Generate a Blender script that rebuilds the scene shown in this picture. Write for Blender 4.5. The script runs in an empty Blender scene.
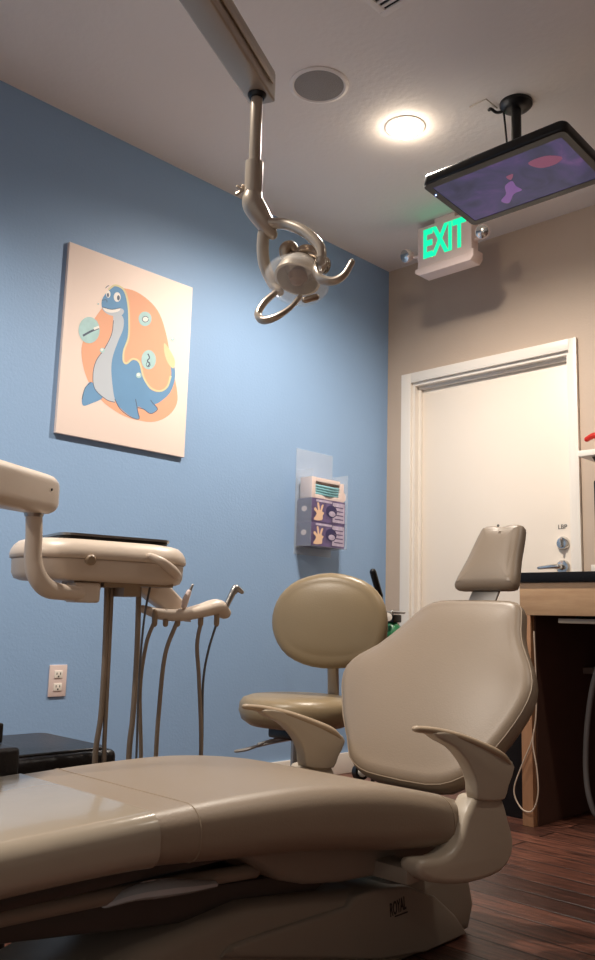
import bpy, bmesh, math, random
from mathutils import Vector, Matrix
random.seed(7)
C = bpy.context.scene.collection
PI = math.pi
# ------------------------------------------------------------------ camera
CP = Vector((2.92282092, -3.70472542, 0.74440383))
CR = Vector((0.7188736, 0.694597, 0.02749084)).normalized()
CU = Vector((0.09247741, -0.1347555, 0.98655405)).normalized()
CW = CU.cross(CR).normalized()
CR = CW.cross(CU).normalized()
F = 860.0
H = 2.7387
def P(px, py, d=None, x=None, y=None, z=None, pl=None):
    """world point on the line of sight of a photo point, at a real depth or on a real plane"""
    r = CR*((px-297.5)/F) - CU*((py-480.0)/F) + CW
    if x is not None: s = (x-CP.x)/r.x
    elif y is not None: s = (y-CP.y)/r.y
    elif z is not None: s = (z-CP.z)/r.z
    elif pl is not None: s = (Vector(pl[0])-CP).dot(pl[1])/r.dot(pl[1])
    else: s = d
    return CP + r*s
cam = bpy.data.cameras.new('camera'); co = bpy.data.objects.new('camera', cam); C.objects.link(co)
m = Matrix((CR, CU, -CW)).transposed().to_4x4(); m.translation = CP; co.matrix_world = m
cam.sensor_fit = 'VERTICAL'; cam.sensor_height = 24; cam.lens = 24*F/960; cam.clip_start = .02
bpy.context.scene.camera = co

# ------------------------------------------------------------------ materials
def s2l(c): return tuple(((v/255)/12.92 if v <= 10 else ((v/255+.055)/1.055)**2.4) for v in c)
MATS = {}
def mat(name, rgb, rough=.5, metal=0, var=.06, scale=8, bump=0, bscale=60, coat=0, trans=0, spec=.5, ior=1.45, alpha=1):
    if name in MATS: return MATS[name]
    m = bpy.data.materials.new(name); m.use_nodes = True; nt = m.node_tree; b = nt.nodes['Principled BSDF']
    tc = nt.nodes.new('ShaderNodeTexCoord'); n = nt.nodes.new('ShaderNodeTexNoise'); n.inputs['Scale'].default_value = scale
    n.inputs['Detail'].default_value = 5
    nt.links.new(tc.outputs['Object'], n.inputs['Vector'])
    rp = nt.nodes.new('ShaderNodeValToRGB'); c = s2l(rgb)
    rp.color_ramp.elements[0].position = .3; rp.color_ramp.elements[1].position = .7
    rp.color_ramp.elements[0].color = (*[v*(1-var) for v in c], 1); rp.color_ramp.elements[1].color = (*[min(1, v*(1+var)) for v in c], 1)
    nt.links.new(n.outputs['Fac'], rp.inputs['Fac']); nt.links.new(rp.outputs['Color'], b.inputs['Base Color'])
    b.inputs['Roughness'].default_value = rough; b.inputs['Metallic'].default_value = metal
    b.inputs['Coat Weight'].default_value = coat; b.inputs['Transmission Weight'].default_value = trans
    b.inputs['Specular IOR Level'].default_value = spec; b.inputs['IOR'].default_value = ior; b.inputs['Alpha'].default_value = alpha
    if bump:
        n2 = nt.nodes.new('ShaderNodeTexNoise'); n2.inputs['Scale'].default_value = bscale; n2.inputs['Detail'].default_value = 3
        nt.links.new(tc.outputs['Object'], n2.inputs['Vector'])
        bp = nt.nodes.new('ShaderNodeBump'); bp.inputs['Strength'].default_value = bump; bp.inputs['Distance'].default_value = .003
        nt.links.new(n2.outputs['Fac'], bp.inputs['Height']); nt.links.new(bp.outputs['Normal'], b.inputs['Normal'])
    MATS[name] = m; return m
def emis(name, rgb, strength):
    m = bpy.data.materials.new(name); m.use_nodes = True; nt = m.node_tree; b = nt.nodes['Principled BSDF']
    b.inputs['Base Color'].default_value = (*s2l(rgb), 1); b.inputs['Emission Color'].default_value = (*s2l(rgb), 1)
    b.inputs['Emission Strength'].default_value = strength; MATS[name] = m; return m

M_blue = mat('blue_wall_paint', (143, 174, 211), .55, var=.02, scale=2, bump=.25, bscale=90)
M_beige = mat('beige_wall_paint', (196, 176, 158), .6, var=.02, scale=2, bump=.25, bscale=90)
M_ceil = mat('ceiling_paint', (240, 232, 225), .8, var=.02, scale=2, bump=.4, bscale=45)
M_white = mat('white_semigloss_paint', (238, 230, 220), .35, var=.01, scale=3)
M_door = mat('door_paint', (240, 228, 214), .4, var=.01, scale=2, bump=.05, bscale=30)
M_up = mat('taupe_vinyl', (139, 123, 106), .42, var=.03, scale=3, bump=.12, bscale=220, spec=.45)
M_upg = mat('olive_taupe_vinyl', (144, 126, 98), .34, var=.03, scale=3, bump=.12, bscale=220)
M_seam = mat('seam_piping', (150, 132, 112), .5)
M_cream = mat('cream_plastic', (178, 165, 147), .36, var=.02, scale=4)
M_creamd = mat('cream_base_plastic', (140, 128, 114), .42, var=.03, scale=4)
M_tan = mat('tan_plastic', (206, 190, 174), .38, var=.03, scale=6)
M_armpad = mat('armrest_pad', (166, 146, 122), .4, var=.03)
M_tand = mat('tan_pad', (150, 130, 108), .45, var=.03, scale=6)
M_hose = mat('hose_silicone', (142, 126, 110), .4, var=.12, scale=14)
M_hosed = mat('dark_hose', (88, 86, 88), .45)
M_black = mat('black_plastic', (16, 15, 16), .28, var=.1)
M_blackm = mat('black_metal', (22, 20, 22), .35, var=.1)
M_leather = mat('black_leather', (26, 22, 24), .35, var=.15, scale=20, bump=.5, bscale=120)
M_chrome = mat('chrome', (210, 208, 205), .16, metal=1, var=.03)
M_steel = mat('brushed_steel', (175, 172, 168), .32, metal=1, var=.05)
M_nick = mat('warm_satin_metal', (176, 158, 140), .28, metal=.75, var=.05)
M_nickl = mat('champagne_enamel', (178, 166, 152), .28, metal=.4, var=.03)
M_acryl = mat('acrylic_sheet', (235, 240, 245), .08, var=0, alpha=.16)
M_glass = mat('clear_plastic', (250, 250, 250), .05, trans=1, var=0, ior=1.3)
M_dark = mat('dark_gap', (30, 27, 26), .6)
M_gray = mat('speaker_grille', (134, 128, 122), .7, var=.05)
M_granite = mat('black_granite', (20, 17, 17), .35, spec=.25, var=.6, scale=120)
M_red = mat('red_plastic', (190, 40, 30), .35)
M_green = mat('green_tank', (38, 110, 70), .35)
M_ivory = mat('ivory_plastic', (226, 206, 200), .4, var=.01)
M_canvas = mat('canvas_print', (253, 233, 222), .7, var=.015, scale=3, bump=.15, bscale=400)
M_wire = mat('white_cord', (200, 180, 160), .5)
M_teal = mat('teal_mask', (130, 186, 196), .6)
M_skin = mat('printed_hand', (226, 190, 160), .6)
M_purple = mat('glove_box_print', (98, 84, 124), .5, var=.4, scale=30)
M_lilac = mat('glove_box_lilac', (186, 174, 196), .5, var=.2, scale=40)
M_navy = mat('glove_box_navy', (52, 46, 92), .5, var=.2, scale=30)
M_film = mat('clear_plastic_cover', (158, 146, 130), .16, coat=.3, var=.04, scale=5, bump=.6, bscale=7)
M_filmc = mat('clear_sleeve', (215, 222, 225), .12, coat=1, alpha=.7, bump=.6, bscale=40)

def wood(name, c1, c2, rough, plank=None, axis='x', grain=60):
    m = bpy.data.materials.new(name); m.use_nodes = True; nt = m.node_tree; b = nt.nodes['Principled BSDF']; L = nt.links.new
    tc = nt.nodes.new('ShaderNodeTexCoord'); mp = nt.nodes.new('ShaderNodeMapping'); L(tc.outputs['Object'], mp.inputs['Vector'])
    mp.inputs['Scale'].default_value = (1, 8, 8) if axis == 'x' else ((8, 8, 1) if axis == 'z' else (8, 1, 8))
    n = nt.nodes.new('ShaderNodeTexNoise'); n.inputs['Scale'].default_value = grain/8; n.inputs['Detail'].default_value = 8; n.inputs['Roughness'].default_value = .65
    L(mp.outputs['Vector'], n.inputs['Vector'])
    rp = nt.nodes.new('ShaderNodeValToRGB'); rp.color_ramp.elements[0].position = .32; rp.color_ramp.elements[1].position = .68
    rp.color_ramp.elements[0].color = (*s2l(c1), 1); rp.color_ramp.elements[1].color = (*s2l(c2), 1); L(n.outputs['Fac'], rp.inputs['Fac'])
    b.inputs['Roughness'].default_value = rough
    if plank:
        br = nt.nodes.new('ShaderNodeTexBrick'); L(tc.outputs['Object'], br.inputs['Vector'])
        br.inputs['Scale'].default_value = 1; br.inputs['Brick Width'].default_value = plank[0]; br.inputs['Row Height'].default_value = plank[1]
        br.inputs['Mortar Size'].default_value = .005; br.inputs['Mortar Smooth'].default_value = .6; br.offset = .37; br.inputs['Bias'].default_value = 0
        br.inputs['Color1'].default_value = (.45, .42, .42, 1); br.inputs['Color2'].default_value = (1.35, 1.25, 1.2, 1); br.inputs['Mortar'].default_value = (.08, .08, .08, 1)
        mx = nt.nodes.new('ShaderNodeMix'); mx.data_type = 'RGBA'; mx.blend_type = 'MULTIPLY'; mx.inputs[0].default_value = 1
        L(rp.outputs['Color'], mx.inputs[6]); L(br.outputs['Color'], mx.inputs[7]); L(mx.outputs[2], b.inputs['Base Color'])
        bp = nt.nodes.new('ShaderNodeBump'); bp.inputs['Strength'].default_value = .5; bp.inputs['Distance'].default_value = .004
        ad = nt.nodes.new('ShaderNodeMath'); ad.operation = 'SUBTRACT'; L(n.outputs['Fac'], ad.inputs[0]); L(br.outputs['Fac'], ad.inputs[1])
        L(ad.outputs[0], bp.inputs['Height']); L(bp.outputs['Normal'], b.inputs['Normal'])
    else: L(rp.outputs['Color'], b.inputs['Base Color'])
    MATS[name] = m; return m
M_floor = wood('dark_plank_floor', (50, 31, 27), (126, 82, 66), .36, plank=(1.3, .105))
M_maple = wood('maple_veneer', (178, 140, 104), (200, 164, 126), .45, axis='x', grain=30)
M_maplez = wood('maple_veneer_upright', (160, 116, 84), (184, 138, 102), .45, axis='z', grain=30)

# ------------------------------------------------------------------ helpers
def empty(name, loc, label, cat, group=None):
    o = bpy.data.objects.new(name, None); C.objects.link(o); o.location = loc; o.empty_display_size = .05
    tag(o, label, cat, group); return o
def tag(o, label=None, cat=None, group=None, kind=None):
    if label: o['label'] = label
    if cat: o['category'] = cat
    if group: o['group'] = group
    if kind: o['kind'] = kind
    return o
def wloc(o):
    v = Vector((0, 0, 0))
    while o is not None: v += o.location; o = o.parent
    return v
def obj(name, bm, mats, parent=None, ang=38, label=None, smooth=True, loc=None):
    """links a bmesh written in world coordinates as one mesh object under parent"""
    bmesh.ops.recalc_face_normals(bm, faces=bm.faces[:])
    off = wloc(parent) if parent is not None else Vector(loc if loc else (0, 0, 0))
    bmesh.ops.translate(bm, vec=-off, verts=bm.verts[:])
    me = bpy.data.meshes.new(name); bm.to_mesh(me); bm.free()
    for mm in (mats if isinstance(mats, (list, tuple)) else [mats]): me.materials.append(mm)
    if smooth:
        me.polygons.foreach_set('use_smooth', [True]*len(me.polygons)); me.set_sharp_from_angle(angle=math.radians(ang))
    o = bpy.data.objects.new(name, me); C.objects.link(o)
    if parent is not None: o.parent = parent
    else: o.location = off
    if label: o['label'] = label
    return o
def B(): return bmesh.new()
def box(bm, x0, x1, y0, y1, z0, z1, bev=0, seg=2, M=None):
    r = bmesh.ops.create_cube(bm, size=1); vs = r['verts']
    for v in vs: v.co = Vector((x0+(v.co.x+.5)*(x1-x0), y0+(v.co.y+.5)*(y1-y0), z0+(v.co.z+.5)*(z1-z0)))
    if M is not None: bmesh.ops.transform(bm, matrix=M, verts=vs)
    if bev:
        es = list({e for v in vs for e in v.link_edges})
        bmesh.ops.bevel(bm, geom=es, offset=bev, segments=seg, profile=.6, affect='EDGES')
    return bm
def prism(bm, pts, vec, bev=0, seg=3):
    vs = [bm.verts.new(Vector(p)) for p in pts]; f = bm.faces.new(vs)
    r = bmesh.ops.extrude_face_region(bm, geom=[f]); nv = [g for g in r['geom'] if isinstance(g, bmesh.types.BMVert)]
    bmesh.ops.translate(bm, vec=Vector(vec), verts=nv)
    if bev:
        fs = set(f2 for v in vs+nv for f2 in v.link_faces)
        big = [f2 for f2 in fs if len(f2.verts) == len(pts)]
        es = list({e for f2 in big for e in f2.edges})
        bmesh.ops.bevel(bm, geom=es, offset=bev, segments=seg, profile=.5, affect='EDGES', clamp_overlap=True)
    return bm
def cr(pts, n=8, closed=False):
    pts = [tuple(p) for p in pts]; N = len(pts); out = []
    rng = range(N) if closed else range(N-1)
    for i in rng:
        if closed: a, b, c, d = pts[i-1], pts[i], pts[(i+1) % N], pts[(i+2) % N]
        else:
            b, c = pts[i], pts[i+1]
            a = pts[i-1] if i else tuple(2*u-v for u, v in zip(b, c)); d = pts[i+2] if i+2 < N else tuple(2*u-v for u, v in zip(c, b))
        for k in range(n):
            t = k/n
            out.append(tuple(.5*(2*B_+(-A+C_)*t+(2*A-5*B_+4*C_-D)*t*t+(-A+3*B_-3*C_+D)*t**3) for A, B_, C_, D in zip(a, b, c, d)))
    if not closed: out.append(pts[-1])
    return out
def loft(bm, rings, cap=True, closed_path=False):
    R_ = [[bm.verts.new(Vector(p)) for p in r] for r in rings]; n = len(R_[0])
    K = len(R_) if closed_path else len(R_)-1
    for i in range(K):
        a, b = R_[i], R_[(i+1) % len(R_)]
        for j in range(n):
            bm.faces.new((a[j], a[(j+1) % n], b[(j+1) % n], b[j]))
    if cap and not closed_path:
        bm.faces.new(R_[0][::-1]); bm.faces.new(R_[-1])
    return bm
def tube(bm, pts, r, n=12, sm=6, flat=1.0, up=None, round_end=True):
    """swept tube; r number or list per control point; flat squashes along 'up'"""
    pts = [Vector(p) for p in pts]
    rs = r if isinstance(r, (list, tuple)) else [r]*len(pts)
    if sm > 1 and len(pts) > 2:
        q = cr([(*p, rr) for p, rr in zip(pts, rs)], sm); pts = [Vector(p[:3]) for p in q]; rs = [max(1e-4, p[3]) for p in q]
    if round_end:
        for end in (0, -1):
            d = (pts[end]-pts[1 if end == 0 else -2]).normalized(); p0 = pts[end]; r0 = rs[end]
            add = [(p0+d*r0*math.sin(a), max(r0*math.cos(a), r0*.05)) for a in (PI*.17, PI*.33, PI*.49)]
            if end == 0: pts = [a[0] for a in add[::-1]]+pts; rs = [a[1] for a in add[::-1]]+list(rs)
            else: pts = pts+[a[0] for a in add]; rs = list(rs)+[a[1] for a in add]
    rings = []; nrm = None
    for i, p in enumerate(pts):
        t = (pts[min(i+1, len(pts)-1)]-pts[max(i-1, 0)]).normalized()
        if up is not None: nrm = (Vector(up)-t*Vector(up).dot(t)).normalized()
        elif nrm is None:
            a = Vector((0, 0, 1)) if abs(t.z) < .9 else Vector((1, 0, 0)); nrm = (a-t*a.dot(t)).normalized()
        else: nrm = (nrm-t*nrm.dot(t)).normalized()
        bn = t.cross(nrm)
        rings.append([p+(nrm*math.cos(2*PI*k/n)*flat+bn*math.sin(2*PI*k/n))*rs[i] for k in range(n)])
    return loft(bm, rings)
def lathe(bm, prof, O, ax=(0, 0, 1), n=32):
    """prof list of (radius, height) along axis ax from O"""
    ax = Vector(ax).normalized(); a = Vector((1, 0, 0)) if abs(ax.x) < .8 else Vector((0, 1, 0)); u = (a-ax*a.dot(ax)).normalized(); v = ax.cross(u); O = Vector(O)
    return loft(bm, [[O+ax*h+(u*math.cos(2*PI*k/n)+v*math.sin(2*PI*k/n))*max(r, 1e-4) for k in range(n)] for r, h in prof])
def pad(bm, ol, O, U, V, N, tf, tb, r, crown=0.0, bcrown=0.0, arc=5):
    """cushion of outline ol (u,v) in frame U,V with normal N; front tf, back tb, edge radius r"""
    O, U, V, N = Vector(O), Vector(U), Vector(V), Vector(N)
    n = len(ol); cu = sum(p[0] for p in ol)/n; cv = sum(p[1] for p in ol)/n
    nr = []
    for i in range(n):                                   # inward normals of the outline
        a, b = ol[i-1], ol[(i+1) % n]; dx, dy = b[0]-a[0], b[1]-a[1]; l = math.hypot(dx, dy) or 1
        k = (-dy/l, dx/l)
        if k[0]*(cu-ol[i][0])+k[1]*(cv-ol[i][1]) < 0: k = (-k[0], -k[1])
        nr.append(k)
    rings = []
    def ring(ins, s, h): rings.append([O+U*(cu+(p[0]+k[0]*ins-cu)*s)+V*(cv+(p[1]+k[1]*ins-cv)*s)+N*h for p, k in zip(ol, nr)])
    for s in (.05, .4, .7, .9): ring(r, s, -tb-bcrown*(1-s*s))
    for i in range(arc+1):
        a = PI/2*i/arc; ring(r*(1-math.sin(a)), 1, -tb+min(r, tb)*(1-math.cos(a)) if False else -tb+min(r, (tf+tb)/2)*(1-math.cos(a)))
    for i in range(arc+1):
        a = PI/2*i/arc; ring(r*(1-math.cos(a)), 1, tf-min(r, (tf+tb)/2)*(1-math.sin(a)))
    um = max(abs(p[0]-cu) for p in ol); vm = max(abs(p[1]-cv) for p in ol)
    for s in (.985, .96, .92, .87, .8, .72, .63, .53, .42, .3, .18, .06):
        ring(r, s, tf)
        for i, q in enumerate(rings[-1]):
            w = q-O; a, b = (w.dot(U)-cu)/um, (w.dot(V)-cv)/vm
            q += N*crown*max(0, 1-a*a)*max(0, 1-b*b)*(1-s**8)
    loft(bm, rings); bm.verts.ensure_lookup_table()
    if crown and n > 24:
        dome = [v for v in bm.verts[-(n*12):]]
        for _ in range(6): bmesh.ops.smooth_vert(bm, verts=dome, factor=.5, use_axis_x=True, use_axis_y=True, use_axis_z=True)
    return bm
def slab(bm, ol, O, U, V, N, t, r, arc=4):
    """plate of any outline (u,v), half thickness t, with rounded rim r"""
    O, U, V, N = Vector(O), Vector(U), Vector(V), Vector(N); n = len(ol)
    ar = sum(ol[i-1][0]*ol[i][1]-ol[i][0]*ol[i-1][1] for i in range(n)); sg = 1 if ar > 0 else -1
    nr = []
    for i in range(n):
        a, b = ol[i-1], ol[(i+1) % n]; dx, dy = b[0]-a[0], b[1]-a[1]; l = math.hypot(dx, dy) or 1; nr.append((-dy/l*sg, dx/l*sg))
    R_ = []
    def ring(ins, h): R_.append([O+U*(p[0]+k[0]*ins)+V*(p[1]+k[1]*ins)+N*h for p, k in zip(ol, nr)])
    for i in range(arc+1): a = PI/2*i/arc; ring(r*(1-math.sin(a)), -t+min(r, t)*(1-math.cos(a)))
    for i in range(arc+1): a = PI/2*i/arc; ring(r*(1-math.cos(a)), t-min(r, t)*(1-math.sin(a)))
    return loft(bm, R_)
def rr(w, h, r, n=5):
    """rounded rectangle outline centred on 0"""
    o = []
    for cx, cy, a0 in ((w-r, h-r, 0), (-w+r, h-r, 90), (-w+r, -h+r, 180), (w-r, -h+r, 270)):
        for i in range(n+1):
            a = math.radians(a0+90*i/n); o.append((cx+r*math.cos(a), cy+r*math.sin(a)))
    return o
def poly(bm, pts, mi=0):
    vs = [bm.verts.new(Vector(p)) for p in pts]; f = bm.faces.new(vs); f.material_index = mi; return f
X_, Y_, Z_ = Vector((1, 0, 0)), Vector((0, 1, 0)), Vector((0, 0, 1))
def struct(name, bm, m, **k): return tag(obj(name, bm, m, **k), kind='structure')
def text(bm_name, s, size, O, U, V, N, m, parent, ext=.0006, weight=0.0, sx=1.0, name='lettering'):
    cu = bpy.data.curves.new(bm_name, 'FONT'); cu.body = s; cu.size = size; cu.extrude = ext; cu.align_x = 'CENTER'; cu.align_y = 'CENTER'; cu.offset = weight
    to = bpy.data.objects.new('tmp', cu); C.objects.link(to); dg = bpy.context.evaluated_depsgraph_get(); dg.update()
    me = bpy.data.meshes.new_from_object(to.evaluated_get(dg)); bpy.data.objects.remove(to)
    bm = bmesh.new(); bm.from_mesh(me); bpy.data.meshes.remove(me)
    O, U, V, N = Vector(O), Vector(U), Vector(V), Vector(N)
    for v in bm.verts: v.co = O+U*v.co.x*sx+V*v.co.y+N*v.co.z
    return obj(name, bm, m, parent, smooth=False)

# ------------------------------------------------------------------ room
RX, RY = 5.4, -5.9
bm = box(B(), -.12, RX+.12, RY-.12, .3, -.1, 0); struct('floor', bm, M_floor, smooth=False)
bm = box(B(), -.12, RX+.12, RY-.12, .3, H, H+.1); struct('ceiling', bm, M_ceil, smooth=False)
bm = box(B(), -.12, 0, RY, 0, 0, H); struct('wall_left', bm, M_blue, smooth=False)
DX0, DX1, DZ = .172, 1.094, 2.045                      # rough opening inside the casing
bm = B(); box(bm, -.12, DX0, 0, .14, 0, H); box(bm, DX1, RX, 0, .14, 0, H); box(bm, DX0, DX1, 0, .14, DZ, H); struct('wall_back', bm, M_beige, smooth=False)
bm = box(B(), RX, RX+.12, RY, 0, 0, H); struct('wall_right', bm, M_beige, smooth=False)
bm = box(B(), 0, .014, RY, -.014, 0, .1, .004); struct('baseboard_left', bm, M_white)
bm = box(B(), 0, .108, -.014, 0, 0, .1, .003); struct('baseboard_back', bm, M_white)
# door casing, jambs, stops
bm = B()
for (a, b) in ((.108, DX0), (DX1, 1.134)): box(bm, a, b, -.018, 0, 0, 2.1, .003)
box(bm, DX0, DX1, -.018, 0, DZ, 2.1, .003)
box(bm, DX0, DX0+.018, -.001, .14, 0, DZ); box(bm, DX1-.018, DX1, -.001, .14, 0, DZ); box(bm, DX0+.018, DX1-.018, -.001, .14, DZ-.018, DZ)
box(bm, DX0+.018, DX0+.034, .03, .049, 0, DZ-.018, .002); box(bm, DX0+.034, DX1-.034, .03, .049, DZ-.034, DZ-.018, .002); box(bm, DX1-.034, DX1-.018, .03, .049, 0, DZ-.018, .002)
struct('trim_1', bm, M_white)
dr = tag(obj('door_1', box(B(), DX0+.02, DX1-.02, .05, .098, .008, DZ-.02, .002), M_door), kind='structure')
# lever and deadbolt
q = P(561.5, 567, y=.03); bm = B(); lathe(bm, [(0, 0), (.034, 0), (.034, .006), (.028, .014), (.014, .016), (.013, .05), (0, .052)], (q.x, .05, q.z), (0, -1, 0))
tube(bm, [(q.x, .0, q.z), (q.x-.03, -.004, q.z), (q.x-.1, .0, q.z-.004)], [.013, .011, .008]); obj('door_handle', bm, M_chrome, dr)
q = P(561.5, 543, y=.03); bm = B(); lathe(bm, [(0, 0), (.032, 0), (.032, .006), (.026, .018), (.018, .02), (0, .02)], (q.x, .05, q.z), (0, -1, 0))
box(bm, q.x-.006, q.x+.006, .012, .04, q.z-.02, q.z+.02, .003); obj('deadbolt', bm, M_chrome, dr)
text('lbp', 'LBP', .03, P(562.5, 527, y=.0495), X_, Z_, -Y_, M_dark, dr)

# ------------------------------------------------------------------ ceiling things
def downlight(x, y, label):
    t = empty('recessed_downlight', (x, y, H), label, 'ceiling light', 'recessed downlights')
    bm = lathe(B(), [(.062, 0), (.082, 0), (.082, -.002), (.074, -.005), (.064, -.003), (.062, 0)], (x, y, H), n=40); obj('trim_ring', bm, M_white, t)
    bm = lathe(B(), [(0, .0), (.06, .0), (.061, -.006), (.054, -.02), (.034, -.034), (0, -.04)], (x, y, H), n=32); obj('bulb', bm, MATS['bulb_glow'], t)
    return t
emis('bulb_glow', (255, 238, 215), 70)
lx, ly = .958, -1.12
downlight(lx, ly, 'glowing round recessed downlight in the ceiling left of the television')
def spot(x, y, e, size=150, blend=.35, r=.05, col=(1, .91, .80)):
    l = bpy.data.lights.new('seen_or_added_beam', 'SPOT'); l.energy = e; l.spot_size = math.radians(size); l.spot_blend = blend; l.shadow_soft_size = r; l.color = col
    o = bpy.data.objects.new('seen_or_added_beam', l); C.objects.link(o); o.location = (x, y, H-.075); return o
E_SPOT = 132
spot(lx, ly, E_SPOT*1.15, 166, .85, .025)
for (x, y, k) in ((.958, -2.95, 1.3), (2.7, -1.12, .35), (.958, -4.8, 1.3), (3.6, -5.2, .5)): spot(x, y, E_SPOT*k, 140, .95, .05)  # unseen beams, added without fixtures of their own

# speaker
c = P(319, 85, z=H); t = empty('ceiling_speaker', (c.x, c.y, H), 'round grey ceiling speaker grille beside the dental light arm', 'speaker')
obj('rim', lathe(B(), [(.094, 0), (.112, 0), (.112, -.004), (.1, -.008), (.094, -.004)], c, n=48), M_ceil, t)
gm = mat('speaker_mesh', (152, 146, 140), .7)
nt = gm.node_tree; vo = nt.nodes.new('ShaderNodeTexVoronoi'); vo.inputs['Scale'].default_value = 260; tc = nt.nodes.new('ShaderNodeTexCoord'); nt.links.new(tc.outputs['Object'], vo.inputs['Vector'])
bp = nt.nodes.new('ShaderNodeBump'); bp.inputs['Strength'].default_value = .6; bp.inputs['Distance'].default_value = .002; nt.links.new(vo.outputs['Distance'], bp.inputs['Height']); nt.links.new(bp.outputs['Normal'], nt.nodes['Principled BSDF'].inputs['Normal'])
obj('grille', lathe(B(), [(0, -.001), (.0935, -.001), (.0935, -.005), (.05, -.009), (0, -.010)], c, n=48), gm, t)
# vent
c = P(384, 16, z=H); x0, y1 = c.x, c.y
t = empty('ceiling_vent', (x0+.13, y1-.13, H), 'white slotted air vent at the top edge of the ceiling', 'vent')
bm = B()
for a in ((x0, x0+.26, y1-.26, y1-.235), (x0, x0+.26, y1-.025, y1), (x0, x0+.025, y1-.235, y1-.025), (x0+.235, x0+.26, y1-.235, y1-.025)): box(bm, *a, H-.006, H, .002)
obj('frame', bm, M_ceil, t)
bm = B()
for i in range(9): box(bm, x0+.025, x0+.235, y1-.232+i*.0232, y1-.222+i*.0232, H-.005, H-.001)
obj('slats', bm, M_ceil, t)
obj('backing', box(B(), x0+.025, x0+.235, y1-.235, y1-.025, H-.0009, H), M_dark, t)

# television on its ceiling mount
TX, TY = 1.376, -.968
zn, zf, yn, yf, tx0, tx1 = 2.412, 2.383, -1.180, -.812, 1.072, 1.668
Vt = Vector((0, yn-yf, zn-zf)).normalized(); Nt = Vector((0, Vt.z, -Vt.y)).normalized()
if Nt.z > 0: Nt = -Nt
Ot = Vector((TX+.004, (yn+yf)/2, (zn+zf)/2)); hw = (tx1-tx0)/2; hh = math.hypot(yn-yf, zn-zf)/2
t = empty('ceiling_television', (Ot.x, Ot.y, Ot.z), 'black flat television tilted face down under the ceiling, purple picture on screen', 'television')
bm = B(); pad(bm, rr(hw, hh, .03), Ot, X_, Vt, Nt, 0, .045, .012); obj('casing', bm, M_black, t)
bm = B(); pad(bm, rr(hw*.8, hh*.72, .05), Ot-Nt*.044, X_, Vt, Nt, 0, .012, .01); obj('back_housing', bm, M_black, t)
bm = B(); mm = mat('tv_bezel', (34, 30, 31), .35)
o4 = rr(hw-.004, hh-.004, .02, 3); i4 = rr(hw-.03, hh-.034, .003, 3)
loft(bm, [[Ot+X_*p[0]+Vt*p[1]+Nt*.0005 for p in o4], [Ot+X_*p[0]+Vt*p[1]+Nt*.003 for p in o4], [Ot+X_*p[0]+Vt*p[1]+Nt*.003 for p in i4], [Ot+X_*p[0]+Vt*p[1]+Nt*.0005 for p in i4]], closed_path=True); obj('bezel', bm, mm, t)
ms = bpy.data.materials.new('tv_picture'); ms.use_nodes = True; nt = ms.node_tree; b = nt.nodes['Principled BSDF']; b.inputs['Base Color'].default_value = (.02, .02, .03, 1); b.inputs['Roughness'].default_value = .15
tc = nt.nodes.new('ShaderNodeTexCoord'); n1 = nt.nodes.new('ShaderNodeTexNoise'); n1.inputs['Scale'].default_value = 7; n1.inputs['Detail'].default_value = 6; n1.inputs['Distortion'].default_value = 1.2
nt.links.new(tc.outputs['Object'], n1.inputs['Vector']); rp = nt.nodes.new('ShaderNodeValToRGB'); e = rp.color_ramp.elements
e[0].position = .3; e[0].color = (*s2l((66, 68, 98)), 1); e[1].position = .8; e[1].color = (*s2l((150, 104, 170)), 1)
k = e.new(.45); k.color = (*s2l((84, 82, 122)), 1); k = e.new(.6); k.color = (*s2l((100, 86, 140)), 1)
nt.links.new(n1.outputs['Fac'], rp.inputs['Fac']); nt.links.new(rp.outputs['Color'], b.inputs['Emission Color']); b.inputs['Emission Strength'].default_value = .42; b.inputs['Specular IOR Level'].default_value = .15
mp_ = emis('tv_pink', (150, 84, 116), .4); mv_ = emis('tv_violet', (140, 100, 168), .42)
bm = B(); TP = lambda u, v, h=.001: Ot+X_*u*(hw-.03)+Vt*v*(hh-.034)+Nt*h
poly(bm, [TP(-1, -1), TP(1, -1), TP(1, 1), TP(-1, 1)], 0)
def tvs(px, py, dz=.0014): return P(px, py, pl=(Ot+Nt*dz, Nt))
for pts, mi in (([(528, 163), (545, 156), (562, 157), (556, 164), (540, 168)], 1), ([(505, 186), (512, 181), (516, 186), (522, 190), (514, 194), (509, 203), (501, 201), (506, 194)], 2), ([(506, 177), (513, 174), (511, 180)], 1)):
    poly(bm, [tvs(*p) for p in cr(pts, 4, True)], mi)
obj('screen', bm, [ms, mp_, mv_], t, smooth=False)
q = tvs(436, 195, .004); obj('power_light', lathe(B(), [(0, 0), (.003, 0), (.003, .002), (0, .003)], q, Nt, 10), emis('led_blue', (150, 170, 255), 6), t)
mt = empty('ceiling_mount', (TX, TY, H), 'black ceiling pole mount holding up the television', 'mount')
obj('ceiling_plate', lathe(B(), [(0, 0), (.062, 0), (.062, -.012), (.05, -.024), (.024, -.03), (0, -.03)], (TX, TY, H)), M_blackm, mt)
obj('pole', lathe(B(), [(0, -.028), (.019, -.028), (.019, -(H-Ot.z)+.07), (0, -(H-Ot.z)+.07)], (TX, TY, H), n=20), M_blackm, mt)
obj('bracket', box(B(), TX-.06, TX+.06, TY-.06, TY+.06, Ot.z+.064, Ot.z+.078, .003), M_blackm, mt)
bm = B(); a = P(489, 110, z=H-.012); tube(bm, [(TX-.03, TY-.01, H-.02), (TX-.07, TY-.02, H-.02), a+Vector((.01, 0, 0)), a], .006); tube(bm, [(TX-.05, TY-.01, H-.022), (TX-.034, TY-.03, H-.06), (TX-.026, TY-.024, H-.2), (TX-.024, TY-.02, H-.28)], .004); obj('cable', bm, M_blackm, mt)
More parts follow.
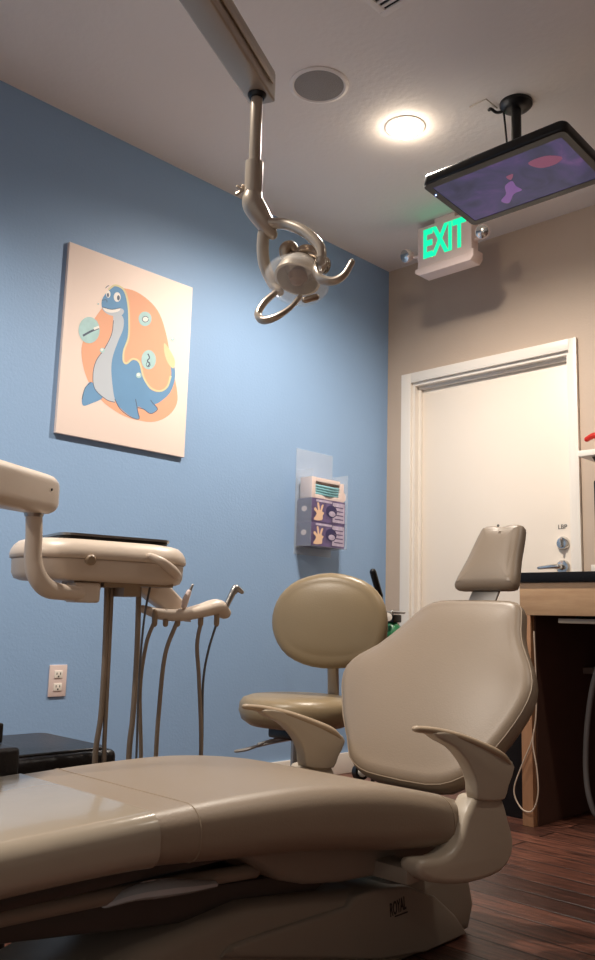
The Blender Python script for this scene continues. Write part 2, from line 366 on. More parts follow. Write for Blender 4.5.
bm = B(); tube(bm, [P(470, 107, z=H-.004), P(486, 99, z=H-.012), P(497, 108, z=H-.01)], .0028, 6, 1); obj('ceiling_hook', bm, M_cream, mt)

# exit sign
EY = -.38
a, b_, c_, d_ = P(418, 228, y=EY), P(417, 272, y=EY), P(471, 211, y=EY), P(472, 256, y=EY)
ex0, ex1, ez1, ez0 = (a.x+b_.x)/2, (c_.x+d_.x)/2, (a.z+c_.z)/2, (b_.z+d_.z)/2
ez1 = min(ez1, H-.012)
t = empty('exit_sign', ((ex0+ex1)/2, EY, H), 'white exit sign with glowing green letters and two emergency lamps', 'exit sign')
obj('housing', box(B(), ex0, ex1, EY, EY+.06, ez0, ez1, .006), M_ivory, t)
obj('lower_tray', prism(B(), [(ex0-.006, EY-.012, ez0+.012), (ex0-.006, EY-.012, ez0-.008), (ex0+.02, EY-.012, ez0-.026), (ex1-.0, EY-.012, ez0-.026), (ex1+.016, EY-.012, ez0-.006), (ex1+.016, EY-.012, ez0+.03), (ex1+.003, EY-.012, ez0+.03), (ex1+.003, EY-.012, ez0+.012)], (0, .085, 0), .003), M_ivory, t)
obj('canopy', box(B(), (ex0+ex1)/2-.06, (ex0+ex1)/2+.06, EY+.005, EY+.055, ez1, H, .003), M_ivory, t)
emis('exit_green', (10, 240, 168), 1.0)
text('exit', 'EXIT', .205, ((ex0+ex1)/2, EY-.001, (ez0+ez1)/2+.012), X_, Z_, -Y_, MATS['exit_green'], t, .001, .006, .60)
for (px, py, sgn) in ((407, 256, -1), (483, 232, 1)):
    q = P(px, py, y=EY+.01); d = Vector((sgn*.25, -1, -.35)).normalized()
    bm = B(); lathe(bm, [(0, -.035), (.02, -.03), (.033, -.01), (.036, .012), (.033, .016)], q, d, 24); hx = ex0 if sgn < 0 else ex1
    tube(bm, [q-d*.02, ((q.x+hx)/2, EY+.03, q.z-.012), (hx, EY+.03, q.z-.015)], .009); e1 = obj('emergency_lamp', bm, M_ivory, t)
    obj('lens', lathe(B(), [(0, .012), (.031, .012), (.031, .017), (.015, .024), (0, .026)], q, d, 24), M_chrome, e1)

# ------------------------------------------------------------------ dental operating light
D = 2.08
dl = empty('dental_operating_light', P(258, 92, D), 'dental operating light hanging from a long champagne metal arm', 'dental light')
e = P(256, 84, D); dirb = (P(605, 619, D)-CP); dirb.z = 0; dirb.normalize(); side = Vector((dirb.y, -dirb.x, 0))
bm = B(); w_, h_ = .033, .04
def bsec(s, k=1): return [e+dirb*s+side*p[0]*k+Z_*(p[1]*k+.014) for p in rr(w_, h_, .005)]
loft(bm, [bsec(-1.5), bsec(-.2), bsec(.035), bsec(.046, .96)]); obj('overhead_arm', bm, M_nickl, dl)
bm = B(); prism(bm, [e+dirb*s+side*(w_+.001)+Z_*zz for s, zz in ((-1.3, .006), (.02, .006), (.02, .022), (-1.3, .022))], side*.004, .001); obj('side_rail', bm, M_nick, dl)
q = e-dirb*1.42; bm = lathe(B(), [(0, .05), (.035, .05), (.035, H-q.z-.03), (.11, H-q.z-.025), (.11, H-q.z-.0005), (0, H-q.z-.0005)], q); obj('ceiling_post', bm, M_nickl, dl)
pe = P(257, 95, D)
obj('pivot_collar', lathe(B(), [(0, .02), (.022, .02), (.023, .0), (.018, -.008), (0, -.008)], pe+Z_*-.002), M_black, dl)
pb = P(254.5, 166, D)
obj('drop_pole', tube(B(), [pe, pb+Z_*-.02], .0145, 20, 1), M_nickl, dl)
bm = B(); tube(bm, [P(254.5, 162, D), P(253.5, 185, D), P(253, 196, D)], [.022, .022, .021], 20, 4, round_end=False); obj('sleeve', bm, M_nickl, dl)
bm = B(); q = P(243, 190, D); tube(bm, [P(252, 190, D), q], .004, 8, 1); tube(bm, [P(238, 187, D), q, P(237, 194, D)], .005, 8, 1); tube(bm, [q, P(243, 186, D)], .004, 8, 1); obj('locking_knob', bm, M_nick, dl)
bm = B(); tube(bm, [P(253, 194, D), P(253, 203, D), P(259, 214, D), P(268, 228, D), P(272, 234, D)], [.022, .027, .026, .02, .014], 18); obj('elbow', bm, M_nickl, dl)
Vc = CW.copy(); Vc.z = 0; Vc.normalize()
bm = B(); tube(bm, [P(262, 224, D), P(284, 224, D-.02), P(305, 232, D-.06), P(320, 247, D-.09), P(322, 262, D-.1)], [.014, .013, .013, .012, .01], 14, 6, flat=1.15, up=Vc)
tube(bm, [P(266, 222, D), P(263, 240, D+.01), P(264, 262, D+.02), P(272, 282, D+.02), P(280, 292, D)], [.014, .015, .015, .013, .01], 14, 6, flat=1.15, up=Vc); obj('yoke', bm, M_nickl, dl)
hax = (-CU*.84-CW*.46-CR*.22).normalized(); hc = P(300, 270, D-.03)
bm = B(); lathe(bm, [(0, -.03), (.02, -.029), (.038, -.02), (.05, -.002), (.054, .016), (.056, .03), (.05, .031), (.046, .016), (.03, -.01), (0, -.02)], hc, hax, 36); obj('lamp_head', bm, mat('silver_reflector', (215, 205, 190), .3, metal=.7), dl)
bm = B(); lathe(bm, [(.03, -.045), (.034, -.05), (.036, -.03), (.03, -.028)], hc+P(303, 268, D)-P(298, 268, D), hax, 24); tube(bm, [P(288, 262, D), P(285, 250, D), P(291, 246, D), P(297, 252, D)], [.012, .015, .013, .008], 12); tube(bm, [P(293, 254, D), P(308, 252, D-.03), P(320, 258, D-.06)], [.008, .009, .009], 12); obj('head_bracket', bm, M_nick, dl)
bm = B(); lathe(bm, [(.058, .002), (.074, .022), (.078, .036), (.068, .054), (.04, .066), (0, .07), (0, .066), (.038, .062), (.064, .051), (.074, .036), (.07, .024), (.055, .004)], hc, hax, 36); obj('clear_shield', bm, mat('shield_plastic', (245, 245, 245), .06, var=0, alpha=.14, spec=.8), dl)
bm = B(); lathe(bm, [(0, .0), (.018, .004), (.024, .02), (.016, .036), (0, .04)], hc, hax, 20); obj('lamp_cap', bm, mat('amber_bulb_cap', (120, 84, 60), .3), dl)
bm = B(); tube(bm, [P(318, 262, D-.08), P(316, 270, D-.1), P(321, 279, D-.12), P(333, 281, D-.14), P(344, 275, D-.15), P(352, 262, D-.15)], [.007, .009, .010, .009, .008, .007], 12, 6, flat=1.5, up=Vc); obj('handle', bm, M_nickl, dl)
bm = B(); tube(bm, [P(275, 293, D-.02), P(264, 303, D-.03), P(258, 314, D-.04), P(263, 320, D-.06), P(276, 317, D-.08), P(290, 308, D-.08), P(300, 297, D-.06)], [.007, .008, .009, .009, .008, .006, .006], 12, 6, flat=1.5, up=Vc); obj('handle', bm, M_nickl, dl)
bm = B(); lathe(bm, [(.012, -.012), (.02, -.008), (.02, .008), (.012, .012)], P(322, 265, D-.11), (0, 1, .2), 20); obj('side_lens', bm, M_glass, dl)
obj('catch', tube(B(), [P(305, 300, D-.08), P(316, 297, D-.08)], .008, 10, 1), M_nick, dl)

# ------------------------------------------------------------------ painting on the blue wall
cx = .018
c0, c1, c2, c3 = P(71.5, 243, x=cx), P(194.5, 287.5, x=cx), P(54, 431.5, x=cx), P(182.5, 457.5, x=cx)
py0, py1, pz1, pz0 = (c0.y+c2.y)/2, (c1.y+c3.y)/2, (c0.z+c1.z)/2, (c2.z+c3.z)/2
t = empty('canvas_print', (0, (py0+py1)/2, pz0), 'unframed canvas picture of a blue sea dinosaur on the blue wall', 'picture')
obj('canvas', box(B(), .001, cx, py0, py1, pz0, pz1, .002), M_canvas, t)
pm = [mat('print_peach', (240, 178, 146), .7, var=.02), mat('print_blue', (112, 158, 200), .7, var=.04), mat('print_grey', (196, 204, 214), .7, var=.02), mat('print_line', (92, 104, 124), .7),
      mat('print_white', (244, 240, 236), .7), mat('print_pale_teal', (180, 214, 216), .7, var=.06, scale=40), mat('print_yellow', (226, 214, 170), .7)]
lay = [0]
def art(bm, pts, mi, sm=4, line=False):
    lay[0] += 1; h = cx+.0004+.00003*lay[0]
    q = cr(pts, sm, True) if sm > 1 else pts
    poly(bm, [P(70+p[0]/4.958, 270+p[1]/4.958, x=h) for p in q], mi)
def ell(cx_, cy_, rx, ry, n=20): return [(cx_+rx*math.cos(2*PI*i/n), cy_+ry*math.sin(2*PI*i/n)) for i in range(n)]
def stroke(bm, pts, w, mi):
    lay[0] += 1; h = cx+.0004+.00003*lay[0]; q = cr(pts, 6); L_, R2 = [], []
    for i, p in enumerate(q):
        a, b = q[max(i-1, 0)], q[min(i+1, len(q)-1)]; dx, dy = b[0]-a[0], b[1]-a[1]; l = math.hypot(dx, dy) or 1
        L_.append((p[0]-dy/l*w, p[1]+dx/l*w)); R2.append((p[0]+dy/l*w, p[1]-dx/l*w))
    for i in range(len(q)-1): poly(bm, [P(70+k[0]/4.958, 270+k[1]/4.958, x=h) for k in (L_[i], L_[i+1], R2[i+1], R2[i])], mi)
bm = B()
art(bm, [(165, 180), (230, 98), (310, 100), (390, 150), (445, 220), (480, 330), (500, 450), (528, 580), (530, 660), (490, 720), (420, 752), (340, 745), (250, 715), (150, 640), (85, 540), (58, 430), (65, 350), (110, 260)], 0)
art(bm, [(105, 555), (150, 600), (160, 635), (110, 660), (65, 672), (60, 630), (75, 585)], 1)
art(bm, [(185, 108), (230, 78), (272, 108), (288, 170), (292, 230), (290, 330), (268, 400), (264, 455), (282, 468), (312, 446), (342, 462), (362, 530), (395, 588), (445, 605), (485, 575), (502, 520), (500, 475), (518, 480), (520, 540), (495, 610), (445, 655), (420, 668), (432, 690), (400, 710), (362, 688), (335, 680), (342, 736), (300, 725), (250, 685), (220, 640), (214, 600), (204, 500), (210, 430), (235, 350), (245, 270), (238, 232), (195, 222), (162, 196), (158, 150)], 1, 3)
art(bm, [(218, 212), (262, 232), (264, 290), (240, 350), (212, 430), (205, 500), (214, 600), (222, 655), (180, 640), (125, 590), (115, 520), (130, 450), (170, 390), (205, 320), (214, 260)], 2)
art(bm, [(162, 184), (200, 198), (250, 190), (268, 205), (250, 228), (205, 226), (172, 208)], 2)
art(bm, [(468, 362), (500, 405), (520, 450), (512, 488), (485, 460), (468, 410)], 6)
stroke(bm, [(190, 98), (225, 76), (268, 100), (288, 165), (293, 250), (290, 335), (268, 400), (266, 450), (282, 462), (312, 440), (345, 458), (365, 530), (398, 582), (445, 600), (482, 578), (500, 525)], 4.5, 6)
stroke(bm, [(216, 250), (206, 320), (170, 392), (130, 450), (114, 520), (124, 590), (180, 642), (222, 656)], 1.6, 3)
stroke(bm, [(222, 640), (250, 690), (300, 728), (342, 738), (336, 700), (325, 640)], 1.8, 3)
stroke(bm, [(335, 682), (365, 690), (400, 712), (434, 690), (410, 660), (400, 645)], 1.8, 3)
stroke(bm, [(60, 640), (75, 585), (105, 555)], 1.8, 3)
art(bm, ell(234, 134, 17, 24), 4); art(bm, ell(190, 120, 11, 18), 4); art(bm, ell(240, 138, 7, 13), 3); art(bm, ell(188, 124, 5, 10), 3)
art(bm, [(165, 186), (205, 196), (248, 190), (240, 205), (205, 212), (175, 204)], 4); stroke(bm, [(162, 184), (205, 195), (250, 188)], 1.6, 3)
stroke(bm, [(176, 90), (186, 80), (194, 78)], 1.6, 3); stroke(bm, [(158, 150), (180, 148), (184, 160)], 1.4, 3)
art(bm, ell(95, 298, 52, 65), 5); stroke(bm, [(64, 326), (100, 306), (142, 288)], 5, 3); stroke(bm, [(118, 292), (144, 282)], 6, 4)
art(bm, ell(372, 242, 32, 36), 5); art(bm, ell(374, 244, 15, 14), 4); stroke(bm, ell(374, 244, 15, 14), 1.6, 3)
art(bm, ell(390, 445, 36, 48), 5); stroke(bm, [(386, 415), (394, 435), (384, 450), (394, 465), (386, 478)], 3, 3); stroke(bm, ell(388, 468, 10, 12), 1.5, 3)
for bx_, by_, r_ in ((160, 398, 12), (341, 522, 14), (510, 342, 9), (140, 168, 4)): art(bm, ell(bx_, by_, r_, r_), 5); art(bm, ell(bx_-2, by_-3, r_*.55, r_*.55, 10), 4)
obj('printed_picture', bm, pm, t, smooth=False)

# outlet
a, b_ = P(50, 665, x=.004), P(48.5, 697, x=.004); oy0 = a.y; oz0, oz1 = b_.z, a.z; oy1 = oy0+.073
t = empty('wall_outlet', (0, (oy0+oy1)/2, oz0), 'ivory duplex power outlet on the blue wall above the black bench', 'outlet')
obj('cover_plate', box(B(), 0, .006, oy0, oy1, oz0, oz1, .0025), M_ivory, t)
for k in (.3, .7):
    zc = oz0+(oz1-oz0)*k; yc = (oy0+oy1)/2
    s = obj('socket', box(B(), .004, .0085, yc-.017, yc+.017, zc-.014, zc+.014, .002), M_white, t)
    bm = B(); box(bm, .008, .0089, yc-.009, yc-.006, zc-.001, zc+.007); box(bm, .008, .0089, yc+.006, yc+.009, zc-.001, zc+.007); box(bm, .008, .0089, yc-.003, yc+.003, zc-.010, zc-.005); obj('slots', bm, M_dark, s)

# glove box holder
gx = .105
A, Bq, Cq, Dq = P(312, 497, x=gx), P(345, 503, x=gx), P(311, 545, x=gx), P(344.5, 549, x=gx)
gy0, gy1 = (A.y+Cq.y)/2, (Bq.y+Dq.y)/2; gz1, gz0 = (A.z+Bq.z)/2, (Cq.z+Dq.z)/2
gtop = P(299, 448, x=.01).z
t = empty('glove_box_holder', (0, (gy0+gy1)/2, gz0), 'clear acrylic holder for glove boxes on the blue wall near the corner', 'holder')
bm = B(); e_ = .006
box(bm, .001, .005, gy0-.012, gy1+.012, gz0-.04, gtop, .001); obj('back_plate', bm, M_acryl, t)
bm = B(); box(bm, .005, gx+e_, gy0-.012, gy0-.008, gz0-.004, gz1+.14, .001); obj('side_plate', bm, M_acryl, t)
bm = B(); box(bm, .005, gx+e_, gy1+.008, gy1+.012, gz0-.004, gz1+.14, .001); obj('side_plate', bm, M_acryl, t)
bm = B(); box(bm, .005, gx+e_, gy0-.008, gy1+.008, gz0-.004, gz0-.0005, .0008); obj('shelf_plate', bm, M_acryl, t)
gh = (gz1-gz0)/2
for k, lab in ((1, 'purple glove box with a printed hand, upper one in the acrylic holder'), (0, 'purple glove box with a printed hand, lower one in the acrylic holder')):
    z0 = gz0+gh*k; g = empty('glove_box', (.055, (gy0+gy1)/2, z0), lab, 'glove box', 'glove boxes in the wall holder')
    obj('carton', box(B(), .008, gx, gy0, gy1, z0+.0005, z0+gh-.0008, .001), M_purple, g)
    bm = B(); w = gy1-gy0; hh_ = gh
    G = lambda u, v, h=0: Vector((gx+.0006+h, gy0+w*u, z0+hh_*v))
    poly(bm, [G(.62, .08), G(.98, .08), G(.98, .92), G(.62, .92)], 1); poly(bm, [G(.12, .86), G(.6, .86), G(.6, .95), G(.12, .95)], 1)
    poly(bm, [G(*p, .0004) for p in cr([(.06, .08), (.3, .1), (.32, .3), (.36, .42), (.3, .48), (.34, .75), (.28, .72), (.24, .5), (.2, .8), (.15, .78), (.18, .48), (.1, .6), (.06, .5), (.14, .34)], 3, True)], 2)
    poly(bm, [G(.58+.17*math.cos(2*PI*i/16), .52+.27*math.sin(2*PI*i/16), .0006) for i in range(16)], 3)
    poly(bm, [G(.6+.1*math.cos(2*PI*i/12), .42+.12*math.sin(2*PI*i/12), .0009) for i in range(12)], 1)
    for i in range(4): poly(bm, [G(.68, .2+.17*i, .0007), G(.94, .2+.17*i, .0007), G(.94, .25+.17*i, .0007), G(.68, .25+.17*i, .0007)], 0)
    obj('printed_front', bm, [M_purple, M_lilac, M_skin, M_navy], g, smooth=False)
    bm = B(); S = lambda u, v, h=0: Vector((.008+(gx-.01)*u, gy0-.0006-h, z0+hh_*v))
    poly(bm, [S(0, .02), S(1, .02), S(1, .98), S(0, .98)], 0)
    poly(bm, [S(.5+.2*math.cos(2*PI*i/12), .55+.12*math.sin(2*PI*i/12), .0004) for i in range(12)], 1); obj('printed_side', bm, [M_navy, M_ivory], g, smooth=False)
g = empty('mask_box', (.055, (gy0+gy1)/2, gz1), 'open white box of pale blue face masks on top of the glove boxes', 'mask box')
mz1 = gz1+.105
bm = B(); box(bm, .02, gx-.006, gy0+.004, gy0+.03, gz1+.001, mz1, .002); box(bm, .02, gx-.006, gy1-.03, gy1-.004, gz1+.001, mz1-.01, .002)
box(bm, .02, gx-.006, gy0+.03, gy1-.03, gz1+.001, gz1+.02, .001); box(bm, .02, gx-.01, gy0+.03, gy1-.03, mz1-.02, mz1, .002); box(bm, .018, .022, gy0+.03, gy1-.03, gz1+.02, mz1-.02); obj('carton', bm, M_ivory, g)
bm = B()
for i in range(4): tube(bm, [(gx-.02+.002*i, gy0+.04, gz1+.028+.012*i), (gx-.004+.004*i, (gy0+gy1)/2, gz1+.022+.012*i), (gx-.02+.002*i, gy1-.04, gz1+.028+.012*i)], .007, 8)
obj('masks', bm, M_teal, g)
obj('tape_roll', lathe(B(), [(.012, -.012), (.026, -.012), (.026, .012), (.012, .012)], (gx-.02, gy1-.012, gz1+.028), (1, 0, 0)), M_ivory, g, label='white round roll')

# ------------------------------------------------------------------ counter desk
cy, cz1, cz0 = -.625, .956, .917
kx0 = 1.166; kx1 = 2.9
top = obj('countertop', box(B(), kx0-.012, kx1, cy-.008, -.001, cz0, cz1, .004), M_granite, loc=(kx0, 0, cz0)); tag(top, 'black granite worktop beside the white door', 'countertop')
t = empty('desk', (kx0, cy, 0), 'pale maple desk frame with open dark knee space under the black worktop', 'desk')
obj('apron', box(B(), kx0, kx1, cy, cy+.02, .79, cz0-.001, .001), M_maple, t)
obj('side_panel', box(B(), kx0, kx0+.045, cy+.0205, -.002, .0, cz0-.001, .001), M_maplez, t)
obj('front_stile', box(B(), kx0, kx0+.045, cy, cy+.02, .0, .789, .001), M_maplez, t)
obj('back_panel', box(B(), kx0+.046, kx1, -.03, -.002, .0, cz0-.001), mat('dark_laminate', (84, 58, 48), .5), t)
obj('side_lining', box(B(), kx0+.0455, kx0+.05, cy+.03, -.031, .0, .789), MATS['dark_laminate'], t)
a = P(558, 620, y=-.6); kt = empty('keyboard_tray', (a.x, -.6, a.z), 'pale pull-out keyboard tray hung under the wooden desk apron', 'keyboard tray')
obj('tray_board', box(B(), a.x, a.x+.62, -.6, -.3, a.z-.012, a.z+.006, .003), M_cream, kt)
for k in (.05, .55): obj('runner', box(B(), a.x+k, a.x+k+.02, -.55, -.32, a.z+.006, cz0-.002), M_dark, kt)
a = P(579, 670, y=-.2); sk = empty('under_desk_box', (a.x, -.2, a.z), 'small grey box fixed inside the dark knee space under the desk', 'box')
obj('box_body', box(B(), a.x, a.x+.16, -.2, -.034, a.z-.014, a.z+.012, .003), mat('grey_plastic', (120, 108, 100), .5), sk)
tag(obj('hanging_cord', tube(B(), [P(534, 632, y=cy-.012), P(536, 680, y=cy-.012), P(536, 715, y=cy-.012), P(532, 740, y=cy-.012), P(522, 765, y=cy-.012), P(514, 790, y=cy-.014), P(521, 808, y=cy-.014), P(532, 811, y=cy-.014), P(538, 795, y=cy-.014), P(537, 770, y=cy-.012), P(533, 745, y=cy-.012), P(534, 730, y=cy-.011)], .0028, 8), M_wire), 'thin white cord hanging in a loop in front of the desk end', 'cord')
tag(obj('vacuum_hose', tube(B(), [P(600, 660, y=-.42), P(592, 690, y=-.42), P(587, 730, y=-.42), P(586, 770, y=-.42), P(590, 800, y=-.42), P(600, 818, y=-.40), P(630, 826, y=-.38)], .011, 12), mat('grey_hose', (112, 108, 108), .5)), 'grey hose hanging in the dark knee space under the desk', 'hose')
wb = empty('dark_object', (1.07, -.42, 0), 'dark object standing between the chair and the desk end', 'bin')  # something dark stands here; the bin shape is made up
bm = loft(B(), [[(1.07+p[0]*k, -.42+p[1]*k, z) for p in rr(.085, .13, .03)] for k, z in ((.86, .002), (1, .40), (1.05, .40), (1.05, .415), (.97, .415), (.84, .02))]); obj('dark_body', bm, M_black, wb)
# shelf, red item, monitor
a = P(577.5, 454, y=-.19); sx0, sz = a.x, a.z
sh = empty('wall_shelf', (sx0, 0, sz), 'white wall shelf on dark brackets right of the door', 'shelf')
obj('board', box(B(), sx0, sx0+.75, -.19, -.001, sz-.012, sz+.014, .003), M_white, sh)
for bx0 in (sx0+.05, sx0+.6):
    obj('bracket', prism(B(), [(bx0, -.16, sz-.013), (bx0, -.001, sz-.013), (bx0, -.001, sz-.2), (bx0, -.03, sz-.17), (bx0, -.07, sz-.07)], (.03, 0, 0), .002), mat('bracket_brown', (66, 48, 44), .5), sh)
a = P(590, 438, y=-.1)
tag(obj('red_ornament', tube(B(), [a+Vector((-.015, 0, -.004)), a+Vector((.02, 0, .008)), a+Vector((.07, 0, .0)), a+Vector((.09, 0, -.03)), Vector((a.x+.09, a.y, sz+.038))], [.012, .014, .018, .022, .022], 14), M_red), 'red curved object standing on the white wall shelf', 'ornament')
a = P(594.5, 540, y=-.32); mo = empty('computer_monitor', (a.x+.25, -.3, cz1), 'black computer monitor at the right end on the granite worktop', 'monitor')
obj('screen_panel', box(B(), a.x, a.x+.5, -.32, -.28, cz1+.06, cz1+.4, .012), M_black, mo)
bm = B(); box(bm, a.x+.22, a.x+.28, -.28, -.26, cz1+.01, cz1+.2, .004); box(bm, a.x+.15, a.x+.35, -.36, -.18, cz1+.001, cz1+.012, .004); obj('stand', bm, M_black, mo)
a = P(591, 565, y=-.55); tag(obj('paper_stack', box(B(), a.x, a.x+.14, -.55, -.42, cz1+.0005, cz1+.03, .001), M_white, loc=(a.x, -.5, cz1)), 'small white paper stack on the worktop at the right edge', 'papers')

# ------------------------------------------------------------------ patient chair
XC = 1.54
ch = empty('dental_patient_chair', (XC, -2.1, 0), 'reclined taupe vinyl dental patient chair with curved cream armrests', 'dental chair')
rho = math.radians(38); Vb = Vector((0, math.sin(rho), math.cos(rho))); Nb = Vector((0, -math.cos(rho), math.sin(rho))); Ob = Vector((XC-.019, -1.93, .32))
ol = cr([(-.10, .64), (-.148, .622), (-.175, .59), (-.205, .54), (-.258, .47), (-.312, .428), (-.340, .382), (-.33, .33), (-.303, .28), (-.26, .21), (-.205, .14), (-.17, .09), (-.12, .062), (-.05, .052), (.1, .05), (.17, .07), (.215, .11), (.25, .17), (.28, .25), (.294, .32), (.288, .375), (.258, .435), (.222, .49), (.2, .54), (.185, .59), (.17, .622), (.13, .64), (0, .642)], 2, True)
Vr, Ur, Or = Vb, X_, Ob.copy()
bm = pad(B(), ol, Or, Ur, Vr, Nb, .0, .066, .028, .022); bk = obj('backrest', bm, M_up, ch, 60)
# piping seam round the front edge
cu_ = 0
pl_ = [Or+Ur*(u*.988)+Vr*(.34+(v-.34)*.988)+Nb*(-.013) for u, v in ol]
bm = B(); tube(bm, pl_+[pl_[0], pl_[1]], .0017, 6, 1, round_end=False); obj('piping', bm, M_seam, bk)
shell = cr([(-.13, .075), (-.2, .2), (-.22, .34), (-.14, .5), (-.1, .62), (.1, .62), (.14, .5), (.22, .34), (.2, .2), (.13, .075)], 4, True)
obj('back_shell', pad(B(), shell, Or-Nb*.067, Ur, Vr, Nb, 0, .03, .02), M_creamd, ch)
# headrest
hr_ = cr([(-.105, .70), (-.09, .78), (-.078, .87), (-.066, .9), (-.03, .905), (0, .899), (.03, .905), (.066, .9), (.078, .87), (.09, .78), (.105, .70), (.092, .677), (.03, .676), (-.03, .676), (-.092, .677)], 3, True)
rh = math.radians(31); Vh = Vector((0, math.sin(rh), math.cos(rh))); Nh = Vector((0, -math.cos(rh), math.sin(rh))); piv = Ob+Vb*.66
Oh = piv-Vh*.66
HX = .033
hd = obj('headrest', pad(B(), hr_, Oh+X_*HX, X_, Vh, Nh, .012, .038, .026, .006), M_up, ch, 60)
bm = B(); box(bm, -.045, .045, .55, .72, -.012, -.004, .002, M=Matrix((X_, Vb, Nb)).transposed().to_4x4()); bmesh.ops.translate(bm, vec=Ob+X_*HX-Nb*.012, verts=bm.verts[:]); obj('headrest_bar', bm, M_steel, ch)
q = Oh+X_*HX+Vh*.885+Nh*.02; obj('button', lathe(B(), [(0, 0), (.004, 0), (.004, .003), (0, .004)], q, Nh, 12), M_black, hd)
# seat and leg cushion
secs = [(-3.6, .395, .315, .20), (-3.35, .41, .335, .212), (-3.1, .42, .35, .226), (-2.85, .43, .352, .238), (-2.65, .435, .335, .25), (-2.45, .432, .318, .262), (-2.25, .41, .288, .27), (-2.08, .376, .268, .272), (-1.98, .35, .256, .262), (-1.935, .338, .256, .245), (-1.915, .325, .266, .225)]
secs = cr(secs, 4)
def csec(y, zt, zb, w, k=0):
    h = (zt-zb)/2; r = min(h*.82, .045); o = []
    for u, v in rr(w+k, h+k, r, 6):
        if v > 0: v += .012*(1-(u/w)**2)
        o.append((XC+u, y, (zt+zb)/2+v))
    return o
bm = loft(B(), [csec(*s) for s in secs]); sc_ = obj('seat_cushion', bm, M_up, ch, 60)
def crest(y):
    for i in range(len(secs)-1):
        if secs[i][0] <= y <= secs[i+1][0]:
            f = (y-secs[i][0])/(secs[i+1][0]-secs[i][0]); return [secs[i][k]+(secs[i+1][k]-secs[i][k])*f for k in range(4)]
bm = B()
for y in (-2.74, -2.045):
    s = crest(y); r_ = csec(y, *s[1:], k=.0003); bm = tube(B(), r_+[r_[0]], .001, 5, 1, round_end=False); obj('seam', bm, M_seam, sc_)
bm = B(); rings = []
ys = [-3.6+i*(.78/22) for i in range(23)]
for i, y in enumerate(ys):
    s = crest(y); o = csec(y, *s[1:], k=.0022)
    rings.append([Vector(p) for p in o if True])
# plastic cover wraps the top and sides of the foot end
n = len(rings[0]); vs = [[bm.verts.new(p) for p in r] for r in rings]
for i in range(len(vs)-1):
    for j in range(n): bm.faces.new((vs[i][j], vs[i][(j+1) % n], vs[i+1][(j+1) % n], vs[i+1][j]))
obj('foot_cover', bm, M_film, ch, 60, label='shiny clear plastic sheet over the foot end')
# housing under the seat
bm = prism(B(), [(1.34, y, z) for y, z in ((-2.62, .345), (-2.47, .255), (-2.40, .235), (-2.30, .22), (-2.05, .205), (-1.95, .225), (-1.93, .262), (-2.2, .31), (-2.45, .34))], (.375, 0, 0), .02); obj('seat_housing', bm, M_creamd, ch)
# armrests and swing brackets
def armrest(xs, sgn):
    def A(px, py): q = P(px, py, x=1.82); return Vector((xs, q.y, q.z))
    w = .017
    bm = B(); tube(bm, [A(416, 729), A(432, 731), A(455, 737), A(480, 747), A(497, 756), A(506, 766)], [.011, .014, .018, .020, .021, .016], 14, 6, flat=.62, up=(0, .45, 1))
    pr = obj('armrest', bm, M_armpad, ch, 60)
    sp = cr([A(*p).yz for p in ((428, 733), (436, 740), (449, 747), (459, 758), (466, 770), (470, 783), (472, 798), (486, 800), (498, 798), (502, 785), (508, 766), (500, 756), (480, 745), (455, 735), (438, 731))], 2, True)
    bm = slab(B(), sp, X_*xs, Y_, Z_, X_, w, .005, 4); obj('armrest_support', bm, M_cream, pr, 60)
    br = cr([A(*p).yz for p in ((471, 800), (476, 795), (494, 795), (500, 800), (505, 818), (510, 838), (508, 856), (498, 871), (478, 880), (455, 884), (428, 882), (416, 873), (418, 860), (436, 858), (450, 850), (459, 834), (464, 815))], 2, True)
    bm = slab(B(), br, X_*(xs-.018), Y_, Z_, X_, .028, .014, 6); obj('arm_bracket', bm, M_cream, ch, 60)
    bm = tube(B(), [A(504, 766)-X_*.02, A(502, 785)-X_*.024, A(498, 805)-X_*.024, A(496, 830)-X_*.02], [.009, .013, .016, .016], 12); obj('back_strut', bm, M_cream, ch, 60)
armrest(1.822, 1); armrest(1.298, -1)
bm = B(); box(bm, 1.25, 1.80, -2.2, -2.13, .215, .25, .01); obj('cross_beam', bm, M_creamd, ch)
bm = B(); box(bm, 1.40, 1.68, -1.99, -1.86, .22, .33, .012); obj('recline_block', bm, M_dark, ch)
bm = B(); q = P(362, 772, x=1.30); lathe(bm, [(0, -.02), (.022, -.02), (.022, 0), (0, .002)], q, (1, -.3, .2), 24); pv = obj('pivot_cap', bm, M_black, ch); obj('cap_cover', lathe(B(), [(0, .001), (.014, .001), (.013, .006), (0, .008)], q, (1, -.3, .2), 24), M_white, pv)
# base
bp_ = [(-3.25, .012), (-3.25, .06), (-3.0, .13), (-2.75, .19), (-2.52, .215), (-2.3, .19), (-2.1, .165), (-1.95, .165), (-1.86, .17), (-1.76, .14), (-1.735, .06), (-1.76, .0), (-3.2, .0)]
bm = prism(B(), [(1.40, y, z) for y, z in bp_], (.27, 0, 0), .03, 4); obj('base_cover', bm, M_creamd, ch, 50)
lc = [P(*p, x=1.678) for p in ((222, 958), (232, 946), (270, 932), (310, 919), (347, 907), (353, 898), (372, 889), (408, 886), (435, 896), (455, 915), (466, 932), (455, 941), (425, 955), (380, 960))]
bm = slab(B(), [(q.y, max(q.z, .004)) for q in lc], X_*1.54, Y_, Z_, X_, .142, .008, 4); lb = obj('lift_cover', bm, M_creamd, ch)
bm = prism(B(), [(1.39, y, z) for y, z in ((-3.3, .0), (-3.3, .03), (-2.5, .045), (-1.9, .045), (-1.84, .03), (-1.84, .0))], (.28, 0, 0), .012, 3); obj('floor_plate', bm, M_creamd, ch)
